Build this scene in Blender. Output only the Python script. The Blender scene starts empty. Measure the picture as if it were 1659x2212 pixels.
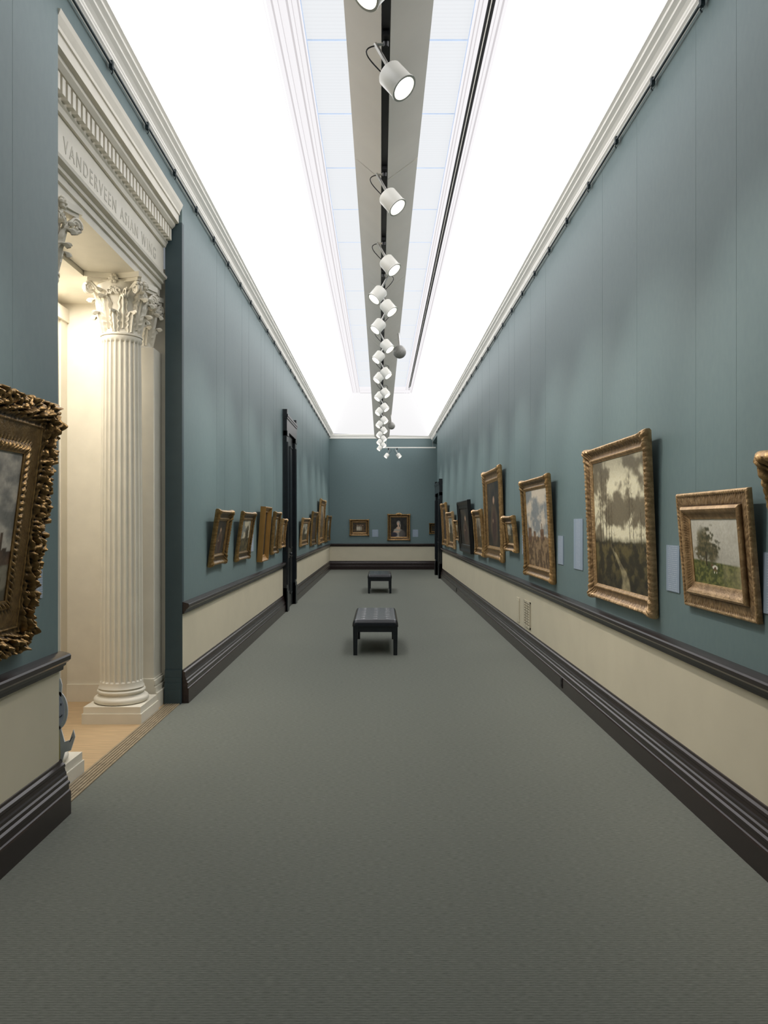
import bpy, bmesh, math, random
from mathutils import Vector, Matrix, noise
random.seed(4)
scene = bpy.context.scene
try:
    scene.view_settings.view_transform = 'Standard'
    scene.view_settings.look = 'None'
except Exception: pass
COL = bpy.context.collection

# ---------------------------------------------------------------- helpers
def s2l(c):
    return tuple(((x/255.0)/12.92 if x/255.0 <= .04045 else ((x/255.0+.055)/1.055)**2.4) for x in c)

def newmat(name):
    m = bpy.data.materials.new(name); m.use_nodes = True
    nt = m.node_tree
    b = nt.nodes['Principled BSDF']
    return m, nt, b

def pmat(name, rgb, rough=.5, metal=0.0, nscale=None, namt=.15, bscale=None, bstr=.2, bdist=.01, emis=0, spec=None, stretch=None):
    m, nt, b = newmat(name)
    c = s2l(rgb)
    b.inputs['Base Color'].default_value = (*c, 1)
    b.inputs['Roughness'].default_value = rough
    b.inputs['Metallic'].default_value = metal
    if spec is not None: b.inputs['Specular IOR Level'].default_value = spec
    L = nt.links
    tc = nt.nodes.new('ShaderNodeTexCoord')
    src = tc.outputs['Object']
    if stretch:
        mp = nt.nodes.new('ShaderNodeMapping'); mp.inputs['Scale'].default_value = stretch
        L.new(src, mp.inputs['Vector']); src = mp.outputs['Vector']
    if nscale:
        n = nt.nodes.new('ShaderNodeTexNoise'); n.inputs['Scale'].default_value = nscale; n.inputs['Detail'].default_value = 5
        L.new(src, n.inputs['Vector'])
        r = nt.nodes.new('ShaderNodeValToRGB')
        r.color_ramp.elements[0].position = .3; r.color_ramp.elements[1].position = .7
        r.color_ramp.elements[0].color = (*[x*(1-namt) for x in c], 1)
        r.color_ramp.elements[1].color = (*[min(1, x*(1+namt)) for x in c], 1)
        L.new(n.outputs['Fac'], r.inputs['Fac']); L.new(r.outputs['Color'], b.inputs['Base Color'])
    if bscale:
        n2 = nt.nodes.new('ShaderNodeTexNoise'); n2.inputs['Scale'].default_value = bscale; n2.inputs['Detail'].default_value = 4
        L.new(src, n2.inputs['Vector'])
        bp = nt.nodes.new('ShaderNodeBump'); bp.inputs['Strength'].default_value = bstr; bp.inputs['Distance'].default_value = bdist
        L.new(n2.outputs['Fac'], bp.inputs['Height']); L.new(bp.outputs['Normal'], b.inputs['Normal'])
    if emis:
        b.inputs['Emission Color'].default_value = (*c, 1); b.inputs['Emission Strength'].default_value = emis
    return m

def math_node(nt, op, a, b=None, c=None):
    n = nt.nodes.new('ShaderNodeMath'); n.operation = op
    for i, v in enumerate((a, b, c)):
        if v is None: continue
        if isinstance(v, (int, float)): n.inputs[i].default_value = v
        else: nt.links.new(v, n.inputs[i])
    return n.outputs[0]

def mesh_obj(name, verts, faces, mat=None, smooth=False, parent=None, mats=None, midx=None):
    me = bpy.data.meshes.new(name)
    me.from_pydata([tuple(v) for v in verts], [], faces)
    me.update()
    o = bpy.data.objects.new(name, me); COL.objects.link(o)
    if mats:
        for q in mats: me.materials.append(q)
        if midx:
            for p, i in zip(me.polygons, midx): p.material_index = i
    elif mat: me.materials.append(mat)
    if smooth:
        for p in me.polygons: p.use_smooth = True
    if parent: o.parent = parent
    return o

def boxgeo(x0, x1, y0, y1, z0, z1):
    v = [(x0,y0,z0),(x1,y0,z0),(x1,y1,z0),(x0,y1,z0),(x0,y0,z1),(x1,y0,z1),(x1,y1,z1),(x0,y1,z1)]
    f = [(0,3,2,1),(4,5,6,7),(0,1,5,4),(1,2,6,5),(2,3,7,6),(3,0,4,7)]
    return v, f

class G:
    """geometry collector"""
    def __init__(s): s.v = []; s.f = []; s.m = []
    def add(s, v, f, mi=0):
        o = len(s.v); s.v += [tuple(a) for a in v]; s.f += [tuple(i+o for i in q) for q in f]; s.m += [mi]*len(f)
    def box(s, *a, mi=0): v, f = boxgeo(*a); s.add(v, f, mi)
    def prism(s, pts, fn, t0, t1, mi=0):
        n = len(pts); v = [fn(p, t0) for p in pts] + [fn(p, t1) for p in pts]
        f = [(i, (i+1) % n, n+(i+1) % n, n+i) for i in range(n)] + [tuple(range(n))[::-1], tuple(range(n, 2*n))]
        s.add(v, f, mi)
    def lathe(s, prof, seg=32, c=(0,0,0), rfun=None, mi=0, cap=True):
        v = []; f = []; n = len(prof)
        for (r, z) in prof:
            for k in range(seg):
                a = 2*math.pi*k/seg
                rr = r if rfun is None else rfun(r, z, a)
                v.append((c[0]+rr*math.cos(a), c[1]+rr*math.sin(a), c[2]+z))
        for j in range(n-1):
            for k in range(seg):
                k2 = (k+1) % seg
                f.append((j*seg+k, j*seg+k2, (j+1)*seg+k2, (j+1)*seg+k))
        if cap:
            f.append(tuple(range(seg))[::-1]); f.append(tuple((n-1)*seg+k for k in range(seg)))
        s.add(v, f, mi)
    def tube(s, pts, r, seg=6, mi=0):
        pts = [Vector(p) for p in pts]; v = []; f = []; n = len(pts)
        for i, p in enumerate(pts):
            d = (pts[min(i+1, n-1)]-pts[max(i-1, 0)]).normalized()
            up = Vector((0, 0, 1)) if abs(d.z) < .9 else Vector((0, 1, 0))
            a = d.cross(up).normalized(); b = d.cross(a).normalized()
            rr = r(i/(n-1)) if callable(r) else r
            for k in range(seg):
                t = 2*math.pi*k/seg
                v.append(p+a*rr*math.cos(t)+b*rr*math.sin(t))
        for i in range(n-1):
            for k in range(seg):
                f.append((i*seg+k, i*seg+(k+1) % seg, (i+1)*seg+(k+1) % seg, (i+1)*seg+k))
        f.append(tuple(range(seg))[::-1]); f.append(tuple((n-1)*seg+k for k in range(seg)))
        s.add(v, f, mi)
    def obj(s, name, mat=None, parent=None, smooth=False, mats=None):
        return fixn_keep(mesh_obj(name, s.v, s.f, mat, smooth, parent, mats, s.m if mats else None))

def fixn_keep(o):
    bm = bmesh.new(); bm.from_mesh(o.data)
    bmesh.ops.recalc_face_normals(bm, faces=bm.faces)
    bm.to_mesh(o.data); bm.free(); o.data.update(); return o

def box(name, *a, mat=None, parent=None):
    g = G(); g.box(*a); return g.obj(name, mat, parent)

def empty(name, loc=(0,0,0), label=None, cat=None, group=None, mat=None):
    o = bpy.data.objects.new(name, None); o.empty_display_size = .1; COL.objects.link(o)
    if mat is not None: o.matrix_world = mat
    else: o.location = loc
    tag(o, label, cat, group); return o

def tag(o, label=None, cat=None, group=None):
    if label: o["label"] = label
    if cat: o["category"] = cat
    if group: o["group"] = group
    return o

def st(o): o["kind"] = "structure"; return o
def autosmooth(o, ang=35):
    for p in o.data.polygons: p.use_smooth = True
    try: o.data.set_sharp_from_angle(angle=math.radians(ang))
    except Exception: pass
    return o

# ---------------------------------------------------------------- materials
def wall_mat():
    m, nt, b = newmat('teal_paint'); L = nt.links
    g = nt.nodes.new('ShaderNodeNewGeometry')
    n = nt.nodes.new('ShaderNodeTexNoise'); n.inputs['Scale'].default_value = 30; n.inputs['Detail'].default_value = 4
    mp = nt.nodes.new('ShaderNodeMapping'); mp.inputs['Scale'].default_value = (1, 1, .5)
    L.new(g.outputs['Position'], mp.inputs[0]); L.new(mp.outputs[0], n.inputs['Vector'])
    r = nt.nodes.new('ShaderNodeValToRGB')
    r.color_ramp.elements[0].position = .3; r.color_ramp.elements[1].position = .7
    a = s2l((106,126,128)); c = s2l((110,130,131))
    r.color_ramp.elements[0].color = (*a, 1); r.color_ramp.elements[1].color = (*c, 1)
    L.new(n.outputs[0], r.inputs[0])
    L.new(r.outputs[0], b.inputs['Base Color'])
    b.inputs['Roughness'].default_value = .48; b.inputs['Specular IOR Level'].default_value = .5
    n2 = nt.nodes.new('ShaderNodeTexNoise'); n2.inputs['Scale'].default_value = 400; L.new(g.outputs['Position'], n2.inputs['Vector'])
    bp = nt.nodes.new('ShaderNodeBump'); bp.inputs['Strength'].default_value = .12; bp.inputs['Distance'].default_value = .002
    L.new(n2.outputs[0], bp.inputs['Height']); L.new(bp.outputs[0], b.inputs['Normal'])
    return m
def carpet_mat():
    m, nt, b = newmat('ribbed_carpet'); L = nt.links
    g = nt.nodes.new('ShaderNodeNewGeometry'); sp = nt.nodes.new('ShaderNodeSeparateXYZ'); L.new(g.outputs['Position'], sp.inputs[0])
    mp = nt.nodes.new('ShaderNodeMapping'); mp.inputs['Scale'].default_value = (.12, 1, 1); L.new(g.outputs['Position'], mp.inputs[0])
    n = nt.nodes.new('ShaderNodeTexNoise'); n.inputs['Scale'].default_value = 260; n.inputs['Detail'].default_value = 3; n.inputs['Roughness'].default_value = .6
    L.new(mp.outputs[0], n.inputs['Vector'])
    n3 = nt.nodes.new('ShaderNodeTexNoise'); n3.inputs['Scale'].default_value = 520; n3.inputs['Detail'].default_value = 2; L.new(g.outputs['Position'], n3.inputs['Vector'])
    rib = math_node(nt, 'MULTIPLY', math_node(nt, 'ADD', math_node(nt, 'SINE', math_node(nt, 'MULTIPLY', sp.outputs[1], 2*math.pi/.014)), 1.0), .5)
    ad = math_node(nt, 'ADD', math_node(nt, 'MULTIPLY', n.outputs[0], .5), math_node(nt, 'MULTIPLY', n3.outputs[0], .38))
    ad = math_node(nt, 'ADD', ad, math_node(nt, 'MULTIPLY', rib, .10))
    r = nt.nodes.new('ShaderNodeValToRGB')
    r.color_ramp.elements[0].position = .34; r.color_ramp.elements[1].position = .64
    r.color_ramp.elements[0].color = (*s2l((94,97,90)), 1); r.color_ramp.elements[1].color = (*s2l((136,139,130)), 1)
    L.new(ad, r.inputs[0]); L.new(r.outputs[0], b.inputs['Base Color'])
    b.inputs['Roughness'].default_value = .95; b.inputs['Specular IOR Level'].default_value = .1
    bp = nt.nodes.new('ShaderNodeBump'); bp.inputs['Strength'].default_value = .4; bp.inputs['Distance'].default_value = .003
    L.new(ad, bp.inputs['Height']); L.new(bp.outputs[0], b.inputs['Normal'])
    return m
def gold_mat(name, rgb, dark, rough=.38, metal=.55):
    m, nt, b = newmat(name); L = nt.links
    g = nt.nodes.new('ShaderNodeNewGeometry')
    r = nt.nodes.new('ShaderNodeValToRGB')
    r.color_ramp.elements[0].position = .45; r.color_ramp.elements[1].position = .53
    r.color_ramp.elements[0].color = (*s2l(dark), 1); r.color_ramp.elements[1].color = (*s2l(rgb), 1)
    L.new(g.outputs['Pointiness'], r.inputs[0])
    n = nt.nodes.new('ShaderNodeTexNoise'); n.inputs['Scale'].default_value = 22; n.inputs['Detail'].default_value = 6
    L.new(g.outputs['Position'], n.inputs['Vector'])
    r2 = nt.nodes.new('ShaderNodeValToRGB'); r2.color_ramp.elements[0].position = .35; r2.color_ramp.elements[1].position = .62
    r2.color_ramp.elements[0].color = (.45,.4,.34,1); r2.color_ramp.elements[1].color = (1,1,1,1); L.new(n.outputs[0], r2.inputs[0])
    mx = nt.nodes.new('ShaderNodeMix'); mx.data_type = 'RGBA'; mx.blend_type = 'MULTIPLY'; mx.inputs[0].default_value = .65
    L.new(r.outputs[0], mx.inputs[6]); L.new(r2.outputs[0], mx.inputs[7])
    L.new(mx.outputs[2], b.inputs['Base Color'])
    b.inputs['Metallic'].default_value = metal; b.inputs['Roughness'].default_value = rough
    n2 = nt.nodes.new('ShaderNodeTexNoise'); n2.inputs['Scale'].default_value = 90; n2.inputs['Detail'].default_value = 4; L.new(g.outputs['Position'], n2.inputs['Vector'])
    bp = nt.nodes.new('ShaderNodeBump'); bp.inputs['Strength'].default_value = .5; bp.inputs['Distance'].default_value = .006
    L.new(n2.outputs[0], bp.inputs['Height']); L.new(bp.outputs[0], b.inputs['Normal'])
    return m
def emis_mat(name, rgb, strength, seam=None, base=.1, rib=.04):
    m, nt, b = newmat(name); L = nt.links
    b.inputs['Base Color'].default_value = (base,base,base,1); b.inputs['Roughness'].default_value = .9; b.inputs['Specular IOR Level'].default_value = .1
    b.inputs['Emission Color'].default_value = (*s2l(rgb), 1); b.inputs['Emission Strength'].default_value = strength
    if seam:
        g = nt.nodes.new('ShaderNodeNewGeometry'); sp = nt.nodes.new('ShaderNodeSeparateXYZ'); L.new(g.outputs['Position'], sp.inputs[0])
        fr = math_node(nt, 'FRACT', math_node(nt, 'MULTIPLY', sp.outputs[1], 1/seam))
        k = math_node(nt, 'LESS_THAN', fr, .22)
        L.new(math_node(nt, 'SUBTRACT', strength, math_node(nt, 'MULTIPLY', k, strength*rib)), b.inputs['Emission Strength'])
    return m

M = {}
M['wall'] = wall_mat()
M['carpet'] = carpet_mat()
M['cream'] = pmat('cream_paint', (216,207,183), .55, nscale=3, namt=.03)
M['dark'] = pmat('dark_stained_wood', (44,33,32), .26, nscale=9, namt=.25, stretch=(4,.5,4))
M['black'] = pmat('ebonised_wood', (18,24,29), .3, nscale=10, namt=.3)
M['jamb'] = pmat('shaded_teal_paint', (58,76,82), .5, nscale=10, namt=.06)  # wall teal darkened; the jamb's shade is put into the colour
M['cornice'] = pmat('glowing_cornice_plaster', (250,247,240), .6, nscale=6, namt=.02, emis=.18)  # slight glow added to brighten the cornice underside; plaster is no lamp
M['plaster'] = pmat('ivory_painted_plaster', (229,223,208), .5, nscale=6, namt=.04)
M['rail'] = pmat('teal_painted_rail', (40,54,60), .45, nscale=10, namt=.1)
M['cove'] = emis_mat('luminous_cove', (253,252,253), 3.1)  # emission stands in for hidden lights washing the cove
M['coveend'] = emis_mat('luminous_cove_end', (250,249,250), .93)  # dimmer copy; weaker light on the end cove set by emission
M['lay'] = emis_mat('laylight_panel', (247,250,254), .83, seam=.05)
M['laytrim'] = emis_mat('laylight_moulding_glow', (252,249,252), .88, base=.1)  # glow added so the down-facing mouldings read as lit
M['layline'] = emis_mat('laylight_groove_glow', (236,231,234), .72, base=.1)  # groove strips with the same added glow, dimmer and greyer
M['gap'] = pmat('seam_gap', (176,192,216), .6, nscale=5, emis=.5)  # blue-grey backing showing in the panel seams
M['ceilplain'] = pmat('unlit_ceiling_plaster', (200,200,198), .7, nscale=5, namt=.02)
M['slot'] = pmat('black_slot', (16,17,20), .5, nscale=5)
M['beam'] = pmat('beam_enamel', (240,232,221), .45, nscale=4, namt=.02)
M['lampw'] = pmat('white_enamel', (232,230,222), .35, nscale=8, namt=.02)
M['steel'] = pmat('brushed_steel', (190,188,184), .3, .7, nscale=20)
M['lens'] = emis_mat('lamp_lens', (255,250,240), 5)
M['leather'] = pmat('black_leather', (24,27,33), .27, nscale=30, namt=.2, bscale=120, bstr=.08, bdist=.003, spec=.6)
M['wood'] = pmat('oak_boards', (190,162,124), .4, nscale=5, namt=.14, stretch=(1,8,1))
M['brass'] = pmat('brass_threshold', (160,145,120), .4, .2, nscale=12)
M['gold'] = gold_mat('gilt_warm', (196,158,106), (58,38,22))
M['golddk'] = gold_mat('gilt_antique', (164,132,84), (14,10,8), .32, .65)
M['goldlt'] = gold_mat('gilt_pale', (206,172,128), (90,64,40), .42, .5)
M['goldpl'] = pmat('gilt_plain', (160,120,64), .4, .5, nscale=6, namt=.15)
M['blackfr'] = pmat('black_frame_lacquer', (22,20,20), .3, nscale=12)
M['wire'] = pmat('wire', (112,130,130), .5, nscale=10)
M['vent'] = pmat('vent_metal', (210,201,178), .4, nscale=9, namt=.1)
M['ventbk'] = pmat('vent_recess', (150,139,116), .6, nscale=9, namt=.1)
M['outlet'] = pmat('outlet_plastic', (30,26,26), .4, nscale=9)
M['letter'] = pmat('grey_lettering', (200,195,181), .6, nscale=9)
M['dome'] = pmat('dome_grey', (150,148,142), .4, nscale=40, namt=.15)
M['cable'] = pmat('black_cable', (15,15,15), .5, nscale=9)
M['cut_white'] = pmat('board_white', (245,245,245), .6, nscale=9)
M['cut_lav'] = pmat('board_lavender', (222,224,240), .6, nscale=9, namt=.04)
M['cut_yel'] = pmat('board_yellow', (238,220,150), .6, nscale=9, namt=.04)
M['cut_blk'] = pmat('board_ink', (60,60,80), .6, nscale=9)

def label_mat():
    m, nt, b = newmat('label_card'); L = nt.links
    tc = nt.nodes.new('ShaderNodeTexCoord'); sp = nt.nodes.new('ShaderNodeSeparateXYZ'); L.new(tc.outputs['Object'], sp.inputs[0])
    fr = math_node(nt, 'FRACT', math_node(nt, 'MULTIPLY', sp.outputs[1], 80))
    ln = math_node(nt, 'LESS_THAN', fr, .38)
    n = nt.nodes.new('ShaderNodeTexNoise'); n.inputs['Scale'].default_value = 130; L.new(tc.outputs['Object'], n.inputs['Vector'])
    k = math_node(nt, 'MULTIPLY', ln, math_node(nt, 'GREATER_THAN', n.outputs[0], .45))
    ax = math_node(nt, 'LESS_THAN', math_node(nt, 'ABSOLUTE', sp.outputs[0]), .075)
    k = math_node(nt, 'MULTIPLY', k, ax)
    mx = nt.nodes.new('ShaderNodeMix'); mx.data_type = 'RGBA'
    L.new(math_node(nt, 'MULTIPLY', k, .35), mx.inputs[0])
    mx.inputs[6].default_value = (*s2l((146,161,178)), 1); mx.inputs[7].default_value = (*s2l((228,233,238)), 1)
    L.new(mx.outputs[2], b.inputs['Base Color']); b.inputs['Roughness'].default_value = .5
    return m
M['label'] = label_mat()
def paint_mat():
    m, nt, b = newmat('oil_paint'); L = nt.links
    a = nt.nodes.new('ShaderNodeAttribute'); a.attribute_name = 'Col'
    tc = nt.nodes.new('ShaderNodeTexCoord')
    n = nt.nodes.new('ShaderNodeTexNoise'); n.inputs['Scale'].default_value = 60; n.inputs['Detail'].default_value = 5; L.new(tc.outputs['Object'], n.inputs['Vector'])
    mx = nt.nodes.new('ShaderNodeMix'); mx.data_type = 'RGBA'; mx.blend_type = 'OVERLAY'; mx.inputs[0].default_value = .3
    L.new(a.outputs['Color'], mx.inputs[6]); L.new(n.outputs[0], mx.inputs[7]); L.new(mx.outputs[2], b.inputs['Base Color'])
    b.inputs['Roughness'].default_value = .45
    bp = nt.nodes.new('ShaderNodeBump'); bp.inputs['Strength'].default_value = .2; bp.inputs['Distance'].default_value = .003
    L.new(n.outputs[0], bp.inputs['Height']); L.new(bp.outputs[0], b.inputs['Normal'])
    return m
M['paint'] = paint_mat()

# ---------------------------------------------------------------- dimensions
H = 1.65; F = 1650.0
XL = -1.82; XR = 1.84; YB = -1.6; YE = 27.2
YC = 2.6     # luminous ceiling begins; unseen part before it left unlit to darken the foreground
O0, O1 = 4.31, 7.0          # opening
ZRL, ZRR = 4.72, 4.61
TH = .15
# ---------------------------------------------------------------- shell
g = G(); g.box(XL-.02, XR+.02, YB, YE, -.1, 0); g.box(XR+.02, 3.0, 24.8, YE, -.1, 0)
st(g.obj('floor', M['carpet']))
g = G()
g.box(-3.05, XL-.14, O0-.07, O1+.07, -.1, .0)
st(g.obj('floor_passage', M['wood']))
g = G()
for i in range(6): g.box(XL-.135+i*.022, XL-.135+i*.022+.016, O0+.002, O1-.002, 0, .008)
st(g.obj('trim_1', M['brass']))
# left wall with opening
g = G()
g.box(XL-TH, XL, YB, O0, 0, 5.0)
g.box(XL-TH, XL, O1, YE+.1, 0, 5.0)
g.box(XL-TH, XL, O0, O1, 4.56, 5.0)
st(g.obj('wall_left', M['wall']))
g = G(); g.box(XL-TH, XL+.004, O1-.012, O1, .3, 4.40); g.box(XL-.004, XL+.004, O1, O1+.05, .93, 4.40); st(g.obj('trim_31', M['jamb']))  # thin facing in darkened teal, painted shade on the jamb
g = G(); g.box(XR, XR+TH, YB, 24.8, 0, 4.9); g.box(XR, XR+TH, 24.8, YE+.1, 4.50, 4.9)
st(g.obj('wall_right', M['wall']))
g = G(); g.box(XL, 3.1, YE, YE+.1, 0, 5.0); st(g.obj('wall_end', M['wall']))
g = G(); g.box(XL-TH, XR+TH, YB-.1, YB, 0, 6.0); st(g.obj('wall_back', M['wall']))  # unseen wall, set close behind the camera to dim the foreground
g = G(); g.box(3.0, 3.1, 24.8, YE, 0, 4.6); g.box(XR+TH, 3.1, 24.7, 24.8, 0, 4.6); st(g.obj('wall_alcove', M['wall']))
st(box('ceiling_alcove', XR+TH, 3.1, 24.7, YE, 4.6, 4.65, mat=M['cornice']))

# wainscot, dado, base, generic runs
base_prof = [(0,0),(.062,0),(.062,.125),(.058,.135),(.05,.14),(.05,.165),(.056,.172),(.056,.185),(.044,.192),(.044,.212),(.036,.22),(.036,.236),(.03,.244),(.026,.262),(.03,.27),(.028,.284),(.014,.292),(.012,.305),(0,.31)]
dado_prof = [(0,.815),(.022,.82),(.024,.84),(.036,.846),(.04,.86),(.052,.868),(.064,.88),(.066,.903),(.06,.912),(.04,.918),(.02,.923),(0,.925)]
def run_left(prof, y0, y1, name, mat): 
    g = G(); g.prism(prof, lambda p, t: (XL+p[0], t, p[1]), y0, y1); return st(g.obj(name, mat))
def run_right(prof, y0, y1, name, mat):
    g = G(); g.prism(prof, lambda p, t: (XR-p[0], t, p[1]), y0, y1); return st(g.obj(name, mat))
DL0, DL1 = 14.2, 15.85      # left door
DR0, DR1 = 22.7, 24.5       # right door
tn = [2]
def tname():
    n = 'trim_%d' % tn[0]; tn[0] += 1; return n
for i, (y0, y1) in enumerate([(YB, O0), (O1, DL0), (DL1, YE)]):
    st(box(tname(), XL, XL+.006, y0, y1, .3, .83, mat=M['cream']))
    run_left(dado_prof, y0, y1+(.02 if i == 0 else 0), tname(), M['dark'])
    run_left(base_prof, y0, y1+(.03 if i == 0 else 0), 'baseboard_left' + ('' if i == 0 else '_%d' % i), M['dark'])
# jamb base block
g = G()
for (d, z0, z1) in [(.06,0,.135),(.05,.135,.19),(.036,.19,.24),(.024,.24,.31)]:
    g.box(XL-TH-.0, XL+.0, O1-.012-d*.6, O1, z0, z1)
st(g.obj('baseboard_jamb', M['jamb']))
for i, (y0, y1) in enumerate([(YB, DR0), (DR1, 24.8)]):
    st(box(tname(), XR-.006, XR, y0, y1, .3, .83, mat=M['cream']))
    run_right(dado_prof, y0, y1, tname(), M['dark'])
    run_right(base_prof, y0, y1, 'baseboard_right' + ('' if i == 0 else '_%d' % i), M['dark'])
st(box(tname(), XL, 3.0, YE-.006, YE, .3, .83, mat=M['cream']))
for nm, pr in ((tname(), dado_prof), ('baseboard_end', base_prof)):
    g = G(); g.prism(pr, lambda p, t: (t, YE-p[0], p[1]), XL, 3.0); st(g.obj(nm, M['dark']))

# cornices
def corn(d, h):
    return [(0,0),(.018,0),(.022,.12*h),(.12*d+.02,.16*h),(.14*d+.02,.26*h),(.30*d,.30*h),(.32*d,.40*h),(.45*d,.5*h),(.62*d,.56*h),(.64*d,.66*h),(.84*d,.72*h),(.86*d,.84*h),(d,.88*h),(d,h),(0,h)]
dl, hl = .16, .11; dr, hr = .15, .13
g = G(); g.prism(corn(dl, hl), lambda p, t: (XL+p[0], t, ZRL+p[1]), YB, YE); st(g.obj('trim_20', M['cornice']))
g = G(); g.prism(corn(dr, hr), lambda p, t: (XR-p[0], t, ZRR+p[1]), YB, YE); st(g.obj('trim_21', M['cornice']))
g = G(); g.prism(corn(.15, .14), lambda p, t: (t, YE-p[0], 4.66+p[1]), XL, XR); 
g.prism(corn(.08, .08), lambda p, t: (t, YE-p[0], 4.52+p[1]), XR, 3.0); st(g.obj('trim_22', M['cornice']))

# cove (nested rings)
def cove(name, yb, ye_end, mats, close):
    K = 12
    v = []; 
    rings = []
    for k in range(K+1):
        t = k/K
        s = .25*(1-math.cos(t*math.pi/2))+.75*t; q = .35*math.sin(t*math.pi/2)+.65*t
        xl = (XL+dl-.02)+(-.92-(XL+dl-.02))*s
        xr = (XR-dr+.02)+(1.02-(XR-dr+.02))*s
        ye = (YE-.13)+(24.6-(YE-.13))*s if close else ye_end
        zl = (ZRL+hl-.01)+(5.85-(ZRL+hl-.01))*q; zr = (ZRR+hr-.01)+(5.85-(ZRR+hr-.01))*q
        rings.append([(xl, yb, zl), (xl, ye, zl), (xr, ye, zr), (xr, yb, zr)])
    for r in rings: v += r
    f = []; mi = []
    for k in range(K):
        for j in ((0, 1, 2) if close else (0, 2)):
            f.append((k*4+j, k*4+j+1, k*4+4+j+1, k*4+4+j)); mi.append(1 if j == 1 else 0)
    o = mesh_obj(name, v, f, mats=mats, midx=mi)
    autosmooth(o, 30)
    return st(o)
cove('ceiling_cove', YC, YE, [M['cove'], M['coveend']], True)
cove('ceiling_cove_unlit', YB, YC, [M['ceilplain'], M['ceilplain']], False)  # unseen near stretch without glow, added so the foreground falls darker
st(box('ceiling_unlit', -.95, 1.05, YB, YC, 5.845, 5.87, mat=M['ceilplain']))  # flat part of the unseen unlit ceiling
# laylight
g = G()
ys = [YC]; y = 7.86-1.2*9
while y < 23.5:
    if y > YC: ys.append(y)
    y += 1.2
ys.append(23.6)
for a, b in zip(ys[:-1], ys[1:]):
    g.box(-.64, .055, a+.016, b-.016, 5.860, 5.864, mi=0)
    g.box(.08, .76, a+.016, b-.016, 5.860, 5.864, mi=0)
g.box(-.66, .78, YC, 23.6, 5.868, 5.88, mi=1)
st(g.obj('ceiling', mats=[M['lay'], M['gap']]))
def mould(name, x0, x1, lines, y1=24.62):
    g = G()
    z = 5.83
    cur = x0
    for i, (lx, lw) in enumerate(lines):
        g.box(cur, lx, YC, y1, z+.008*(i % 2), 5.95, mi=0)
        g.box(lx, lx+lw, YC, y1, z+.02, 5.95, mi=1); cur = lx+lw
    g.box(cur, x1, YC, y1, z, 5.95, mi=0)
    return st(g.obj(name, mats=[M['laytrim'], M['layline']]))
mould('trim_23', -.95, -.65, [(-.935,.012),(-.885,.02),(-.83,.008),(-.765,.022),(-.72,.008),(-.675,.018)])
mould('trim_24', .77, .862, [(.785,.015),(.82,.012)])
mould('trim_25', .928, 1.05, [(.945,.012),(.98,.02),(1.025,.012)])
g = G(); g.box(.862, .928, YC, 23.6, 5.858, 5.89); st(g.obj('trim_26', M['slot']))
g = G(); g.box(.891, .899, YC, 23.6, 5.85, 5.858); st(g.obj('trim_30', M['lampw']))
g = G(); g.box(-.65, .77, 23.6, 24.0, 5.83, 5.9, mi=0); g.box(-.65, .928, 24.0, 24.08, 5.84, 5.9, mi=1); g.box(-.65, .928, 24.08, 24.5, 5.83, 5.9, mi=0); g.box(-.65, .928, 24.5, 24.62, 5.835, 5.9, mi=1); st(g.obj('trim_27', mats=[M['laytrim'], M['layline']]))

# hanging rails with hooks
def rail(side, name):
    g = G()
    x = XL+.03 if side < 0 else XR-.03; z = (ZRL if side < 0 else ZRR)-.02
    g.tube([(x, YB, z), (x, YE-.02 if side < 0 else 24.8, z)], .009, 8)
    y = .4
    while y < (27 if side < 0 else 24.6):
        g.box(x-.012, x+.012, y-.015, y+.015, z-.03, z+.022)
        g.tube([(x, y, z-.03), (x-side*.01, y, z-.05), (x, y, z-.065)], .005, 5)
        y += .78
    g.box(min(x, XL if side < 0 else XR), max(x, XL if side < 0 else XR), YB, YB+.02, z, z+.01)
    return st(g.obj(name, M['rail']))
rail(-1, 'trim_28'); rail(1, 'trim_29')

# ---------------------------------------------------------------- passage behind opening
st(box('wall_passage_far', -3.0, XL-TH, O1+.07, O1+.17, 0, 4.0, mat=M['plaster']))
st(box('wall_passage_near', -3.0, XL-TH, O0-.17, O0-.07, 0, 4.0, mat=M['plaster']))
g = G(); g.box(-3.02, -2.44, O0-.07, O1+.07, 3.68, 3.78); st(g.obj('ceiling_passage', M['plaster']))
g = G(); g.box(-3.05, -2.95, O0-.17, O1+.17, 0, 3.8); st(g.obj('wall_passage_back', M['plaster']))
g = G()
g.box(-2.95, -2.90, 6.93, 7.07, 0, 3.5); g.box(-2.95, -2.90, 4.24, 4.38, 0, 3.5); g.box(-2.95, -2.88, 4.24, 7.07, 3.5, 3.62)
g.box(-2.95, -2.915, 6.86, 6.93, 0, 3.5); g.box(-2.95, -2.915, 4.38, 4.45, 0, 3.5)
st(g.obj('door_3', M['plaster']))
door3 = bpy.data.objects['door_3']
for k in range(2):
    g = G(); a = 4.46+k*1.205; b = a+1.19
    g.box(-2.945, -2.925, a, b, .01, 3.49)
    for (z0, z1) in ((.25, 1.1), (1.3, 3.3)):
        g.box(-2.925, -2.915, a+.15, a+.18, z0, z1); g.box(-2.925, -2.915, b-.18, b-.15, z0, z1)
        g.box(-2.925, -2.915, a+.15, b-.15, z0, z0+.03); g.box(-2.925, -2.915, a+.15, b-.15, z1-.03, z1)
    g.obj('door_leaf', M['plaster'], door3)
g = G(); g.box(-2.95, -2.44, O1+.055, O1+.07, 0, .16); g.box(-2.95, -2.44, O0-.07, O0-.055, 0, .16); st(g.obj('baseboard_passage', M['plaster']))

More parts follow.
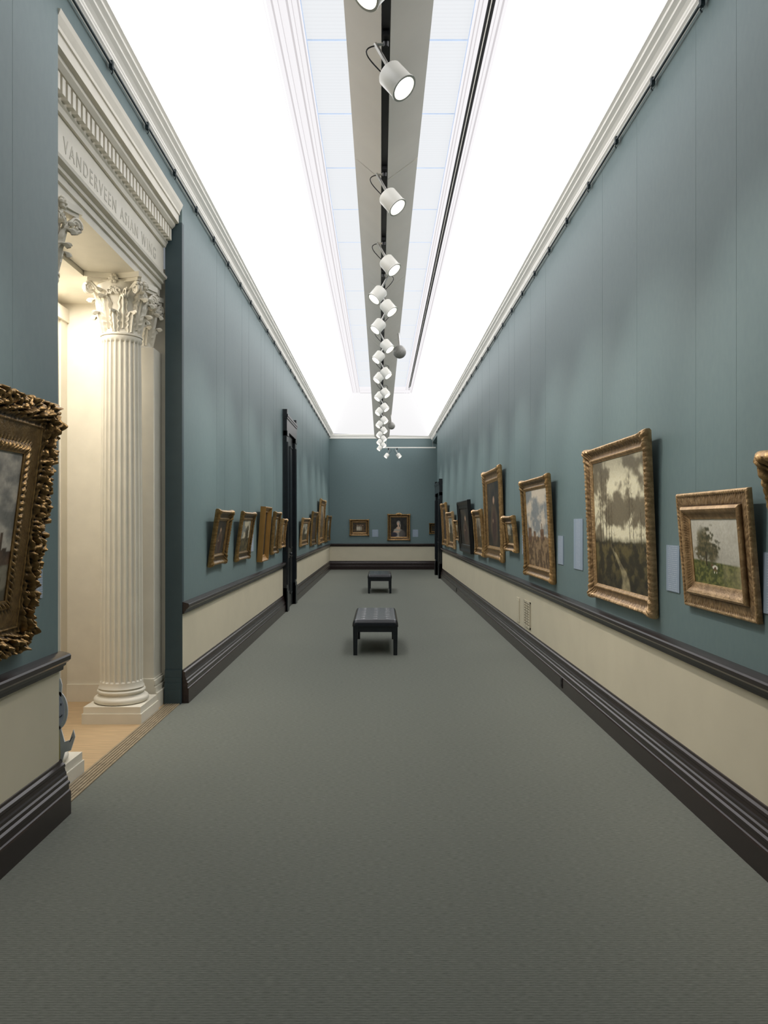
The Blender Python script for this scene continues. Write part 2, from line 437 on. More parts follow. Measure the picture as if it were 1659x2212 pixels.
# ---------------------------------------------------------------- entablature
ent = empty('entablature', (XL-TH, 5.65, 3.72), "ivory plaster entablature with dentils and lettering above the columns", "entablature")
def loc(o, p):
    o.parent = p; o.location = o.location - p.location; return o
a0, a1 = O0+.002, O1-.014
def entpart(name, prof, m=M['plaster']):
    g = G(); g.prism(prof, lambda p, t: (p[0], t, p[1]), a0, a1); return loc(g.obj(name, m), ent)
B = -2.43
entpart('architrave', [(B,3.72),(-2.02,3.72),(-2.02,3.78),(-2.005,3.785),(-2.005,3.835),(-1.985,3.84),(-1.985,3.865),(-1.955,3.88),(-1.95,3.90),(B,3.90)])
entpart('frieze', [(B,3.90),(-1.985,3.90),(-1.985,4.17),(B,4.17)])
g = G()
g.prism([(B,4.17),(-1.965,4.17),(-1.955,4.20),(-1.945,4.21),(-1.945,4.335),(-1.905,4.34),(-1.88,4.365),(-1.875,4.385),(-1.845,4.39),(-1.845,4.46),(-1.835,4.465),(-1.835,4.49),(-1.815,4.53),(-1.805,4.558),(B,4.558)], lambda p, t: (p[0], t, p[1]), a0, a1)
loc(g.obj('cornice', M['plaster']), ent)
g = G(); y = a0+.03
while y < a1-.05:
    g.box(-1.945, -1.905, y, y+.045, 4.225, 4.325); y += .078
loc(g.obj('dentil_band', M['plaster']), ent)
def textmesh(s):
    cu = bpy.data.curves.new('txt', 'FONT'); cu.body = s; cu.size = .14; cu.extrude = .0015; cu.space_character = 1.3; cu.space_word = 1.2
    to = bpy.data.objects.new('txt', cu); COL.objects.link(to); bpy.context.view_layer.update()
    me = bpy.data.meshes.new_from_object(to.evaluated_get(bpy.context.evaluated_depsgraph_get()))
    bpy.data.objects.remove(to); return me
words = "T VANDERVEEN ASIAN WING".split()
full = textmesh(" ".join(words)); xs = [v.co.x for v in full.vertices]; fw_ = max(xs); sx = 2.12/fw_
acc = ""
for wd in words:
    acc = (acc+" "+wd).strip()
    ma = textmesh(acc); right = max(v.co.x for v in ma.vertices)
    me = textmesh(wd); r0 = max(v.co.x for v in me.vertices); off = right-r0
    for v in me.vertices:
        co = v.co.copy(); v.co = Vector((-1.984+co.z, 4.62+(co.x+off)*sx, 3.975+co.y))
    lt = bpy.data.objects.new('lettering', me); COL.objects.link(lt); me.materials.append(M['letter'])
    loc(lt, ent); lt["label"] = "pale grey capital letters reading %s" % wd

# ---------------------------------------------------------------- corinthian column
def capital_geo():
    g = G()
    def rb(z): return .150+.045*(max(0, z)/.44)**2.2
    g.lathe([(.158,0),(.172,.008),(.172,.022),(.152,.03)]+[(rb(z), z) for z in [.04,.1,.18,.26,.33,.39,.44]]+[(.21,.445)], 40)
    def leaf(ang, z0, hgt, wid, curl, off):
        nb, na = 20, 11; v = []; f = []
        for i in range(nb+1):
            b = i/nb
            if b < .72:
                z = z0+hgt*(b/.72)*.93; rad = rb(z)+off+.012*math.sin(b*3)+.035*b*b
                zz = z; rr = rad
            else:
                t = (b-.72)/.28*math.pi*.95
                zb = z0+hgt*.93; r_b = rb(zb)+off+.012*math.sin(.72*3)+.035*.52
                rr = r_b+curl*(1-math.cos(t)); zz = zb+curl*math.sin(t)
            wf = wid*(.78+.35*math.sin(math.pi*min(b, .9)))*(1-.34*abs(math.sin(4.5*math.pi*b)))
            if b > .8: wf *= 1-.75*((b-.8)/.2)
            for j in range(na):
                a = -1+2*j/(na-1)
                rad2 = rr-.022*abs(a)**1.6+.010*math.cos(a*3*math.pi)
                aa = ang+a*wf/rr
                v.append((rad2*math.cos(aa), rad2*math.sin(aa), zz-.014*abs(a)))
        for i in range(nb):
            for j in range(na-1):
                f.append((i*na+j, i*na+j+1, (i+1)*na+j+1, (i+1)*na+j))
        g.add(v, f)
    for k in range(8): leaf(k*math.pi/4, .03, .155, .060, .03, .014)
    for k in range(8): leaf((k+.5)*math.pi/4, .06, .25, .056, .034, .008)
    for k in range(4):
        d = math.pi/4+k*math.pi/2
        for s in (-1, 1):
            leaf(d+s*.3, .2, .17, .04, .022, .012)
            pts = []
            for i in range(10):
                t = i/9; pts.append((.17+.10*t**1.6, .25+.17*t))
            for i in range(1, 26):
                t = i/25; th = math.pi*.62-t*math.pi*3.4; R = .05*(1-.75*t)
                pts.append((.283+R*math.cos(th)*.9, .375+R*math.sin(th)))
            P = []
            for (r, z) in pts:
                cx, cy = r*math.cos(d), r*math.sin(d)
                fade = 1-min(1, max(0, (r-.17)/.1)); spread = s*(.014+.05*fade)
                P.append((cx-math.sin(d)*spread, cy+math.cos(d)*spread, z))
            g.tube(P, lambda t: .013 if t < .9 else .017, 6)
            P = []; dm = d-s*math.pi/4
            for i in range(22):
                t = i/21
                if t < .4:
                    r = .19+.02*t; ang = d+(dm-d)*(.35+.45*t/.4); z = .26+.13*t/.4
                    P.append((r*math.cos(ang), r*math.sin(ang), z))
                else:
                    q = (t-.4)/.6; th = math.pi/2+q*3*math.pi; R = .032*(1-.7*q)
                    ang = d+(dm-d)*.80
                    tang = R*math.cos(th)*(1 if dm > d else -1)*-1
                    P.append((.205*math.cos(ang)-math.sin(ang)*tang, .205*math.sin(ang)+math.cos(ang)*tang, .358+R*math.sin(th)))
            g.tube(P, .009, 6)
    def ab(hw, z0, z1):
        pts = []
        for k in range(4):
            for q in range(9):
                t = q/8; x = -hw*.92+2*hw*.92*t; yy = hw-.055*(1-(2*t-1)**2)
                a = -k*math.pi/2
                pts.append((x*math.cos(a)-yy*math.sin(a), x*math.sin(a)+yy*math.cos(a)))
        g.prism(pts, lambda p, t: (p[0], p[1], t), z0, z1)
    ab(.225, .435, .462); ab(.242, .462, .505)
    for k in range(4):
        a = k*math.pi/2; c = Vector((.205*math.cos(a), .205*math.sin(a), .455))
        for j in range(6):
            t = j*math.pi/3; off = Vector((0, math.cos(t)*.025, math.sin(t)*.025)); off.rotate(Matrix.Rotation(a, 3, 'Z'))
            g.lathe([(.004,-.016),(.016,-.01),(.018,.004),(.008,.016)], 8, tuple(c+off))
        g.lathe([(.004,-.02),(.018,-.01),(.018,.01),(.004,.02)], 8, tuple(c+Vector((.012*math.cos(a), .012*math.sin(a), 0))))
    return g
capg = capital_geo()
def flute(r, z, a):
    t = (a*24/(2*math.pi)) % 1.0
    if z < .06 or z > 2.9: return r
    d = max(0, math.sin(math.pi*min(1, max(0, (t-.12)/.76))))**.6 if .12 < t < .88 else 0
    return r-.017*d
def column(x, y, lab):
    root = empty('fluted_column', (x, y, 0), lab, 'column', 'Corinthian columns flanking the opening')
    g = G(); g.box(-.245, .245, -.245, .245, 0, .085); g.box(-.235, .235, -.235, .235, .085, .14); g.obj('plinth', M['plaster'], root)
    g = G()
    pr = []
    for i in range(9): a = -math.pi/2+math.pi*i/8; pr.append((.195+.03*math.cos(a), .168+.028*math.sin(a)))
    pr += [(.193,.198),(.185,.206),(.18,.214),(.186,.222)]
    for i in range(7): a = -math.pi/2+math.pi*i/6; pr.append((.184+.014*math.cos(a), .236+.014*math.sin(a)))
    pr += [(.178,.25),(.176,.262),(.168,.268)]
    g.lathe(pr, 48); autosmooth(g.obj('base', M['plaster'], root), 50)
    g = G(); pr = []
    for z in [0,.02,.05,.06,.07,.1]+[.1+i*.2 for i in range(1, 14)]+[2.84,2.88,2.9,2.91,2.93,2.95]:
        t = z/2.95; r = .176-.018*t**1.7
        if z < .02: r += .012
        if z > 2.925: r += .008
        pr.append((r, z+.265))
    def fl(r, z, a): return flute(r, z-.265, a)
    g.lathe(pr, 240, rfun=fl); autosmooth(g.obj('shaft', M['plaster'], root), 40)
    o = autosmooth(capg.obj('capital', M['plaster'], root), 45); o.location = (0, 0, 3.215)
    return root
column(-2.205, 6.505, "ivory fluted Corinthian column beside the teal doorway jamb")
column(-2.205, 4.81, "ivory fluted Corinthian column partly hidden behind the wall")
def pilaster(y0, y1, lab):
    yc = (y0+y1)/2; root = empty('pilaster', (-2.215, yc, 0), lab, 'pilaster', 'pilasters behind the columns')
    hy = (y1-y0)/2
    g = G(); g.box(-.235, .235, -hy, hy, 0, .14); g.obj('plinth', M['plaster'], root)
    g = G()
    for (d, z0, z1) in [(.22,.14,.19),(.205,.19,.21),(.214,.21,.25),(.2,.25,.265)]:
        g.box(-d, d, -hy, hy, z0, z1)
    g.obj('base', M['plaster'], root)
    g = G(); g.box(-.19, .19, -hy+.035, hy, .265, 3.215)
    g.obj('shaft', M['plaster'], root)
    o = autosmooth(capg.obj('capital', M['plaster'], root), 45); o.location = (0, 0, 3.215); o.scale = (.9, hy/.25*.9, 1)
pilaster(6.78, 7.068, "ivory pilaster with leafy capital against the passage wall")
pilaster(4.242, 4.53, "ivory pilaster with leafy capital against the passage wall")

# ---------------------------------------------------------------- ornate doors
def ornate_door(name, side, y0, y1, ztop, depth):
    wx = XL if side < 0 else XR
    s = 1 if side < 0 else -1
    X = lambda d: wx+s*d
    g = G()
    def bx(d0, d1, a, b, z0, z1): g.box(min(X(d0), X(d1)), max(X(d0), X(d1)), a, b, z0, z1)
    cw = .26
    for (a, b) in ((y0, y0+cw), (y1-cw, y1)):
        bx(0, depth*.75, a, b, 0, ztop-.35)
        bx(0, depth*.95, a, b, 0, .38); bx(0, depth*.85, a, b, .38, .44)
        for k in range(3): bx(depth*.75, depth*.9, a+.05+k*.06, a+.08+k*.06, .5, ztop-.55)
        bx(0, depth*.9, a, b, ztop-.44, ztop-.35)
    bx(0, depth*.8, y0, y1, ztop-.35, ztop-.12)
    bx(0, depth*.92, y0-.01, y1+.01, ztop-.12, ztop-.08)
    bx(0, depth*1.0, y0-.02, y1+.02, ztop-.08, ztop-.04)
    for a in (y0-.01, y1-.12): bx(0, depth*.85, a, a+.13, ztop-.04, ztop+.05)
    bx(0, depth*.6, y0+.15, y1-.15, ztop-.04, ztop+.0)
    o = st(g.obj(name, M['black']))
    g = G(); m0, m1 = y0+cw, y1-cw; mid = (m0+m1)/2
    for (a, b) in ((m0+.002, mid-.003), (mid+.003, m1-.002)):
        bx(.0, .03, a, b, .012, ztop-.36)
        for (z0, z1) in ((.25, 1.0), (1.15, ztop-.55)):
            bx(.03, .042, a+.06, a+.085, z0, z1); bx(.03, .042, b-.085, b-.06, z0, z1)
            bx(.03, .042, a+.06, b-.06, z0, z0+.025); bx(.03, .042, a+.06, b-.06, z1-.025, z1)
    g.obj('door_leaf', M['black'], o)
    g = G(); g.lathe([(.006,-.025),(.02,-.015),(.024,0),(.02,.015),(.006,.025)], 12, (X(.065), mid-.05, 1.05)); g.tube([(X(.03), mid-.05, 1.05), (X(.06), mid-.05, 1.05)], .008)
    g.obj('knob', M['black'], o)
ornate_door('door_1', -1, DL0, DL1, 3.72, .10)
ornate_door('door_2', 1, DR0, DR1, 2.92, .12)

# ---------------------------------------------------------------- frames & canvases
def frame_geo(w, h, fw, depth, style, step, seed=0):
    if style == 'plain': P = [(0,0),(0,.9),(.06,1),(.2,1),(.3,.8),(.8,.45),(.88,.5),(.95,.42),(1,.3),(1,.1)]
    elif style == 'flat': P = [(0,0),(0,.45),(.04,.62),(.10,.62),(.14,.48),(.5,.46),(.53,.8),(.62,1.0),(.72,.85),(.8,.6),(.9,.42),(1,.3),(1,.1)]
    elif style == 'carved': P = [(0,0),(0,.4),(.03,.8),(.10,1.0),(.22,.95),(.34,.62),(.40,.40),(.43,.36),(.47,.46),(.50,.36),(.82,.34),(.86,.48),(.92,.44),(1,.32),(1,.15)]
    else: P = [(0,0),(0,.55),(.04,.82),(.12,1.0),(.22,.95),(.30,.66),(.42,.46),(.60,.40),(.72,.44),(.78,.56),(.84,.54),(.9,.38),(1,.28),(1,.1)]
    Q = []
    for (a, b) in zip(P[:-1], P[1:]):
        L = math.hypot((b[0]-a[0])*fw, (b[1]-a[1])*depth); n = max(1, int(L/(step*1.0)))
        if style == 'plain': n = max(1, n//2)
        for i in range(n): Q.append((a[0]+(b[0]-a[0])*i/n, a[1]+(b[1]-a[1])*i/n))
    Q.append(P[-1])
    amp = {'plain':0, 'flat':.35, 'leaf':.5, 'carved':.55}[style]
    per = {'plain':.1, 'flat':.026, 'leaf':.034, 'carved':.05}[style]
    A = [(-w/2,0),(w/2,0),(w/2,h),(-w/2,h)]
    inn = [(1,1),(-1,1),(-1,-1),(1,-1)]
    g = G()
    for k in range(4):
        p0 = A[k]; p1 = A[(k+1) % 4]; i0 = inn[k]; i1 = inn[(k+1) % 4]
        L = math.dist(p0, p1); n = max(6, int(L/step)); n += n % 2
        tx, ty = (p1[0]-p0[0])/L, (p1[1]-p0[1])/L; nx, ny = -ty, tx
        v = []; f = []; m = len(Q)
        for i in range(n+1):
            t = i/n; s = min(t, 1-t)*L
            for (dn, zn) in Q:
                d = dn*fw; z = zn*depth; od = 0
                if amp and zn > .12:
                    ph = s/per*math.pi
                    lf = abs(math.sin(ph+dn*3.0))
                    out = max(0, 1-dn/.30)
                    edge = math.exp(-((dn-.14)/.10)**2)
                    z += amp*depth*.26*(lf-.5)*edge
                    z += amp*depth*.10*math.sin(ph*2.3)*math.exp(-((dn-.80)/.05)**2)
                    od += amp*fw*.03*(lf-.3)*out
                    nn = noise.noise(Vector((s*38, dn*fw*38, seed)))
                    z += amp*depth*.30*nn*math.exp(-((dn-.3)/.16)**2)
                    if style == 'carved':
                        a1_ = math.sin(s*44+5*math.sin(dn*fw*38))
                        n1 = noise.noise(Vector((s*26, dn*fw*26, seed)))
                        n2 = noise.noise(Vector((s*64+dn*9, dn*fw*64, seed+3)))
                        env = 1-sm_(.30, .40, dn)
                        z += depth*(.22*a1_+.38*(abs(n1)*2-.4)+.30*n2)*env
                        od += fw*.022*(a1_*.6+noise.noise(Vector((s*24, seed, 2.2)))+.6*noise.noise(Vector((s*60, seed, 5.2))))*out
                        z += depth*.14*math.sin(s*120)*math.exp(-((dn-.9)/.04)**2)
                    cb = math.exp(-(s/(fw*.75))**2)
                    if style == 'leaf':
                        z += depth*.28*cb*math.exp(-((dn-.28)/.28)**2)*(1+.6*math.sin(s*110))
                        od += fw*.10*cb*out
                x0_, y0_ = p0[0]+i0[0]*d, p0[1]+i0[1]*d; x1_, y1_ = p1[0]+i1[0]*d, p1[1]+i1[1]*d
                cx_ = x0_+(x1_-x0_)*t; cy_ = y0_+(y1_-y0_)*t
                px_ = cx_-nx*od; py_ = cy_-ny*od
                if i == 0: px_ = cx_-i0[0]*od; py_ = cy_-i0[1]*od
                if i == n: px_ = cx_-i1[0]*od; py_ = cy_-i1[1]*od
                v.append((px_, py_, z))
        for i in range(n):
            for j in range(m-1):
                f.append((i*m+j, (i+1)*m+j, (i+1)*m+j+1, i*m+j+1))
        g.add(v, f)
    g.add([(-w/2+.01,.01,0),(w/2-.01,.01,0),(w/2-.01,h-.01,0),(-w/2+.01,h-.01,0)], [(0,3,2,1)])
    return g
def sm_(a, b, x):
    t = max(0, min(1, (x-a)/(b-a))); return t*t*(3-2*t)
sm = sm_
def nz(x, y, s, seed=0, oct=4):
    return noise.fractal(Vector((x*s, y*s, seed)), 1.0, 2.0, oct)
def mixc(a, b, t):
    t = max(0, min(1, t)); return tuple(a[i]+(b[i]-a[i])*t for i in range(3))
def ell(u, v, cx, cy, rx, ry, soft=.15):
    d = math.hypot((u-cx)/rx, (v-cy)/ry); return 1-sm(1-soft, 1+soft, d)

def p_road(u, v):
    n = nz(u, v*1.3, 3.2, 1); n2 = nz(u, v, 12, 5); n3 = nz(u, v, 30, 9)
    hz = .36+.02*n2
    sky = mixc((124,114,92), (236,228,196), sm(-.28, .24, n+.3*n2)); sky = mixc(sky, (96,90,76), sm(.78, 1.0, v)*.4)
    gr = mixc((50,45,30), (98,88,54), sm(-.3, .4, n2+n*.4)); gr = mixc(gr, (34,32,24), sm(.2, 0, v)*.5)
    c = mixc(gr, sky, sm(hz-.01, hz+.015, v))
    if v < hz:
        t = v/hz; xc = .60-.22*t+.05*math.sin(t*5); wd = .10*(1-t)**1.3+.008
        c = mixc(c, (166,154,120), (1-sm(wd*.6, wd, abs(u-xc)))*.85*(.8+.5*n2))
        c = mixc(c, (70,62,40), (1-sm(.01, .03, abs(u-xc-.3*(1-t)-.06)))*.6)
    for (tx, top, wd, ln) in ((.12,.78,.006,.02),(.19,.95,.007,-.01),(.25,.85,.006,.03),(.31,.74,.005,0),(.36,.66,.004,.02),(.70,.86,.005,.02),(.77,.72,.004,-.01),(.9,.6,.005,0)):
        if hz-.05 < v < top:
            x = tx+ln*(v-hz)*2; w = wd*(1-.6*(v-hz)/(top-hz))
            c = mixc(c, (58,48,36), (1-sm(w*.7, w*1.3, abs(u-x+.008*n2)))*.85)
            br = abs(((v*22+abs(u-x)*-26+tx*9) % 1)-.5)
            ext = .055*(top-v)/(top-hz)+.012
            if v > hz+.12 and abs(u-x) < ext: c = mixc(c, (84,72,52), (1-sm(.05, .16, br))*.4)
        cr = ell(u+.05*n2, v+.04*n3, tx, top-.16, .06, .17, .7); c = mixc(c, (100,88,66), cr*max(0, .2+1.4*n3)*.4)
    c = mixc(c, (50,46,32), (1-sm(0, .05, abs(v-hz)))*.55*(1 if u < .5 else .8))
    return c
def p_cow(u, v):
    n = nz(u, v, 4, 11); n2 = nz(u, v, 16, 12)
    sky = mixc((176,172,158), (212,208,194), v+.3*n)
    hz = .34+.05*(.5-u)
    gr = mixc((72,80,42), (120,122,66), sm(-.3, .4, n2)); gr = mixc(gr, (170,158,122), sm(.6, .95, u+.2*n)*.8)
    c = mixc(gr, sky, sm(hz-.01, hz+.02, v))
    uu, vv = u+.10*n2, v+.09*n2+.05*n
    tr = max(ell(uu, vv, .30, .62, .17, .22, .35), ell(uu, vv, .42, .50, .15, .16, .4), ell(uu, vv, .20, .47, .12, .15, .4))
    c = mixc(c, mixc((56,56,36), (104,94,62), .5+n2), tr*.9)
    if abs(u-.30) < .012 and .28 < v < .5: c = (52,44,32)
    cow = max(ell(u, v, .47, .27, .055, .035, .2), ell(u, v, .41, .295, .02, .022, .2))
    if .44 < u < .455 or .49 < u < .505:
        if .19 < v < .27: cow = max(cow, .9)
    c = mixc(c, mixc((225,220,205), (110,80,60), sm(.0, .1, n2)), cow)
    return c
def p_cloud(u, v):
    n = nz(u, v*1.4, 3.5, 21); n2 = nz(u, v, 13, 22)
    sky = mixc((138,142,142), (218,204,184), sm(-.3, .35, n+.2*n2)); hz = .38+.04*n
    gr = mixc((96,76,54), (150,124,92), sm(-.3, .3, n2+n*.5))
    c = mixc(gr, sky, sm(hz, hz+.02, v))
    for (a, b, t) in ((.05,.2,.5),(.3,.4,.46),(.6,.75,.48),(.66,.69,.56)):
        if a < u < b and hz-.04 < v < t+.03*n2: c = mixc((92,68,52), (136,106,80), .5+n2)
    return c
def p_town(u, v):
    n = nz(u, v*1.5, 3, 31); n2 = nz(u, v, 12, 32)
    sky = mixc((112,112,108), (176,170,158), sm(-.3, .35, n+.25*n2))
    c = sky
    hz = .30
    if v < hz: c = mixc((86,80,66), (130,124,108), sm(-.2, .4, n2+n*.4))
    tops = hz+.03+.06*max(0, noise.noise(Vector((math.floor(u*24)*1.7, 3, 2))))
    if .88 < u < .905: tops = hz+.16
    if hz-.05 < v < tops: c = mixc((62,50,42), (96,76,60), .5+n2)
    return c
def p_portrait(u, v):
    n = nz(u, v, 6, 41); bg = mixc((22,20,18), (48,42,34), .5+n)
    c = bg
    c = mixc(c, (170,162,150), ell(u+.05*n, v, .44, .20, .30, .26, .15))
    c = mixc(c, (90,84,80), ell(u, v, .70, .14, .2, .22, .3)*.9)
    c = mixc(c, (206,174,148), ell(u, v, .47, .46, .13, .07, .2))
    c = mixc(c, (206,174,148), ell(u, v, .47, .54, .045, .10, .2))
    c = mixc(c, (150,144,136), ell(u, v, .475, .72, .115, .115, .15))
    c = mixc(c, (150,142,132), ell(u, v, .58, .58, .04, .10, .3))
    c = mixc(c, (222,188,162), ell(u, v, .45, .67, .068, .085, .12))
    for ex in (.42, .485): c = mixc(c, (60,46,40), ell(u, v, ex, .685, .012, .009, .3))
    c = mixc(c, (176,90,80), ell(u, v, .45, .63, .02, .007, .3))
    c = mixc(c, (200,168,142), ell(u, v, .36, .27, .20, .04, .3))
    c = mixc(c, (52,48,60), ell(u, v, .2, .12, .2, .12, .3))
    return c
def p_figures(u, v):
    n = nz(u, v, 8, 51); c = mixc((44,36,26), (84,66,44), .5+n)
    if v < .3: c = mixc((70,54,36), (100,80,54), .5+n)
    for (x, w, col) in ((.35,.055,(206,196,176)),(.48,.06,(216,208,190)),(.62,.055,(190,178,156)),(.76,.04,(120,96,70))):
        c = mixc(c, col, ell(u, v, x, .42, w, .24, .2)); c = mixc(c, (210,176,148), ell(u, v, x, .72, .028, .05, .2))
    return c
def p_land(seed, warm=0):
    def f(u, v):
        n = nz(u, v, 3.2, seed); n2 = nz(u, v, 12, seed+.5); hz = .33+.2*((seed*7) % 10)/20+.05*n
        sky = mixc((112,116,112), (196,186,160), sm(-.3, .35, n+.2*n2)); gr = mixc((48,44,28), (104,92,58), sm(-.3, .35, n2+.3*n))
        c = mixc(gr, sky, sm(hz, hz+.03, v))
        cx = .25+.5*((seed*13) % 10)/10
        c = mixc(c, mixc((38,36,24), (76,66,40), .5+n2), ell(u+.1*n2, v+.08*n2, cx, hz+.16, .17, .22, .35)*.9)
        if warm: c = mixc(c, (120,80,44), .25)
        return c
    return f
def p_dark(seed):
    def f(u, v):
        n = nz(u, v, 4, seed); c = mixc((26,24,20), (66,56,42), .5+n)
        c = mixc(c, (104,84,60), ell(u, v, .5, .34, .24, .32, .3)*.8); c = mixc(c, (60,40,34), ell(u, v, .5, .3, .16, .26, .4))
        c = mixc(c, (170,138,112), ell(u, v, .5, .72, .07, .06, .3)); c = mixc(c, (150,124,98), ell(u, v, .42, .4, .04, .03, .4))
        return c
    return f

def canvas(w, h, fw, z, fn, parent, res):
    x0, x1 = -w/2+fw-.004, w/2-fw+.004; y0, y1 = fw-.004, h-fw+.004
    nx = max(8, int((x1-x0)/res)); ny = max(8, int((y1-y0)/res)); v = []; f = []; cols = []
    for j in range(ny+1):
        for i in range(nx+1):
            u, t = i/nx, j/ny; v.append((x0+(x1-x0)*u, y0+(y1-y0)*t, z))
            cols.append(s2l(tuple(max(0, min(255, q)) for q in fn(u, t))))
    for j in range(ny):
        for i in range(nx): a = j*(nx+1)+i; f.append((a, a+1, a+nx+2, a+nx+1))
    o = mesh_obj('canvas', v, f, M['paint'], parent=parent)
    ca = o.data.color_attributes.new('Col', 'FLOAT_COLOR', 'POINT')
    flat = []
    for c in cols: flat += [c[0], c[1], c[2], 1.0]
    ca.data.foreach_set('color', flat)
    return o

def painting(wall, a, b, z0, z1, lean, fw, depth, style, fm, fn, lab, step=.012, res=.008, wires=True, crest=False):
    w = abs(b-a); h = (z1-z0); ang = math.asin(lean/h); c = (a+b)/2
    gap = .003
    if wall == 'R': n0 = Vector((-1,0,0)); U = Vector((0,-1,0)); P = Vector((XR-gap, c, z0))
    elif wall == 'L': n0 = Vector((1,0,0)); U = Vector((0,1,0)); P = Vector((XL+gap, c, z0))
    else: n0 = Vector((0,-1,0)); U = Vector((1,0,0)); P = Vector((c, YE-gap, z0))
    Z = Vector((0,0,1)); V = (math.sin(ang)*n0+math.cos(ang)*Z); N = (math.cos(ang)*n0-math.sin(ang)*Z)
    mt = Matrix((( U.x, V.x, N.x, P.x), (U.y, V.y, N.y, P.y), (U.z, V.z, N.z, P.z), (0,0,0,1)))
    root = empty('framed_painting', mat=mt, label=lab, cat='painting', group='framed paintings on the gallery walls')
    fg = frame_geo(w, h, fw, depth, style, step, seed=a)
    if crest:
        for k in range(5):
            t = (k-2)/2; fg.lathe([(.01,-.02),(.035,-.01),(.04,.01),(.015,.03)], 10, (t*.08, h-.01+.02*(1-t*t), depth*.6))
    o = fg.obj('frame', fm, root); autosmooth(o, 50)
    canvas(w, h, fw, depth*.2, fn, root, res)
    if wires:
        zr = (ZRL if wall == 'L' else ZRR if wall == 'R' else 4.66)-.05
        inv = mt.inverted(); g = G()
        for s in (-.28, .28):
            bot = P+U*(w*s)+n0*.02; bot.z = z0+h*.75
            bot = inv@bot; bot.z = -.002
            bw = mt@bot; top2 = Vector((bw.x, bw.y, zr))
            g.tube([bot, inv@top2], .0007, 4)
        g.obj('hanging_wire', M['wire'], root)
    return root
G_, GD, GL, GP = M['gold'], M['golddk'], M['goldlt'], M['goldpl']
# right wall
painting('R', 2.15, 3.30, 1.10, 1.97, .17, .13, .05, 'leaf', G_, p_land(3.3), "gilt framed landscape leaning out beside a pastoral landscape", .012, .02)
painting('R', 3.665, 4.55, 1.165, 1.825, .055, .15, .045, 'flat', GL, p_cow, "wide gilt frame around a pastoral landscape with a white cow", .007, .005)
painting('R', 5.04, 6.53, 1.03, 2.265, .05, .12, .055, 'leaf', GL, p_road, "large gilt framed landscape of a muddy road and bare trees", .008, .005)
painting('R', 7.98, 9.47, 1.02, 2.165, .06, .13, .055, 'leaf', G_, p_cloud, "gilt framed landscape of clouds over a low town", .01, .009)
painting('R', 10.1, 10.9, 1.265, 1.75, .05, .11, .06, 'leaf', G_, p_land(5.1), "small gilt framed landscape", .012, .015)
painting('R', 11.25, 13.0, 1.08, 2.50, .05, .2, .06, 'leaf', G_, p_dark(6.2), "tall gilt framed dark portrait", .014, .02)
painting('R', 13.25, 14.35, 1.07, 1.89, .06, .14, .06, 'leaf', G_, p_land(7.7, 1), "gilt framed landscape beside a tall frame", .016, .02)
painting('R', 15.0, 17.1, 1.04, 2.12, .07, .16, .07, 'plain', M['blackfr'], p_dark(8.2), "black framed dark painting leaning from the wall", .03, .03)
painting('R', 17.4, 18.2, 1.25, 1.72, .05, .1, .05, 'leaf', G_, p_land(9.4), "small gilt framed painting between larger frames", .02, .03)
painting('R', 18.5, 20.1, 1.03, 1.93, .06, .15, .06, 'leaf', GL, p_land(10.2), "pale gilt framed landscape", .02, .03)
painting('R', 20.4, 21.9, 1.03, 2.2, .06, .18, .06, 'leaf', G_, p_dark(11.7), "upright gilt framed painting near the dark doorway", .02, .03)
# left wall
painting('L', 2.35, 3.86, 1.02, 2.255, .16, .27, .055, 'carved', GD, p_town, "large heavily carved antique gilt frame around a cloudy town view", .0045, .008)
painting('L', 8.0, 8.75, 1.20, 1.80, .09, .12, .05, 'leaf', GD, p_dark(12.3), "small carved gilt frame around a dark painting casting a shadow", .009, .01)
painting('L', 9.45, 10.35, 1.18, 1.80, .09, .11, .045, 'leaf', GD, p_land(13.8), "gilt framed landscape hung beside a carved frame", .011, .012)
painting('L', 11.2, 11.85, 1.08, 1.9, .06, .09, .08, 'plain', GP, p_dark(14.4), "plain deep gilt box frame around a dark painting", .03, .02)
painting('L', 12.5, 13.15, 1.14, 1.84, .06, .12, .05, 'leaf', GD, p_land(15.1), "carved gilt framed landscape next to the box frame", .014, .02)
painting('L', 13.55, 14.1, 1.21, 1.73, .05, .1, .05, 'leaf', G_, p_land(16.6), "small gilt framed painting beside the dark door", .016, .02)
painting('L', 17.0, 18.6, 1.13, 1.77, .06, .13, .05, 'leaf', G_, p_land(17.2), "gilt framed landscape beyond the dark door", .02, .03)
painting('L', 19.5, 21.0, 1.07, 1.95, .06, .15, .05, 'leaf', GD, p_dark(18.8), "antique gilt framed dark painting", .02, .03)
painting('L', 22.0, 23.8, 1.04, 2.35, .06, .18, .06, 'leaf', G_, p_land(19.1, 1), "tall gilt framed painting near the end wall", .02, .03)
painting('L', 24.8, 26.5, 1.05, 1.9, .06, .16, .06, 'leaf', GD, p_land(20.5), "gilt framed landscape beside the end wall", .02, .03)
# end wall
painting('E', -1.10, -.41, 1.205, 1.78, .03, .11, .06, 'leaf', G_, p_figures, "small gilt framed picture of pale figures on dark ground", .015, .008)
painting('E', .25, 1.055, 1.04, 1.97, .03, .12, .07, 'leaf', G_, p_portrait, "crested gilt frame around a portrait of a woman in white", .015, .007, crest=True)
painting('E', 1.73, 2.4, 1.27, 1.65, .03, .09, .06, 'leaf', GD, p_dark(22.2), "small gilt framed picture partly behind the doorway", .02, .02)

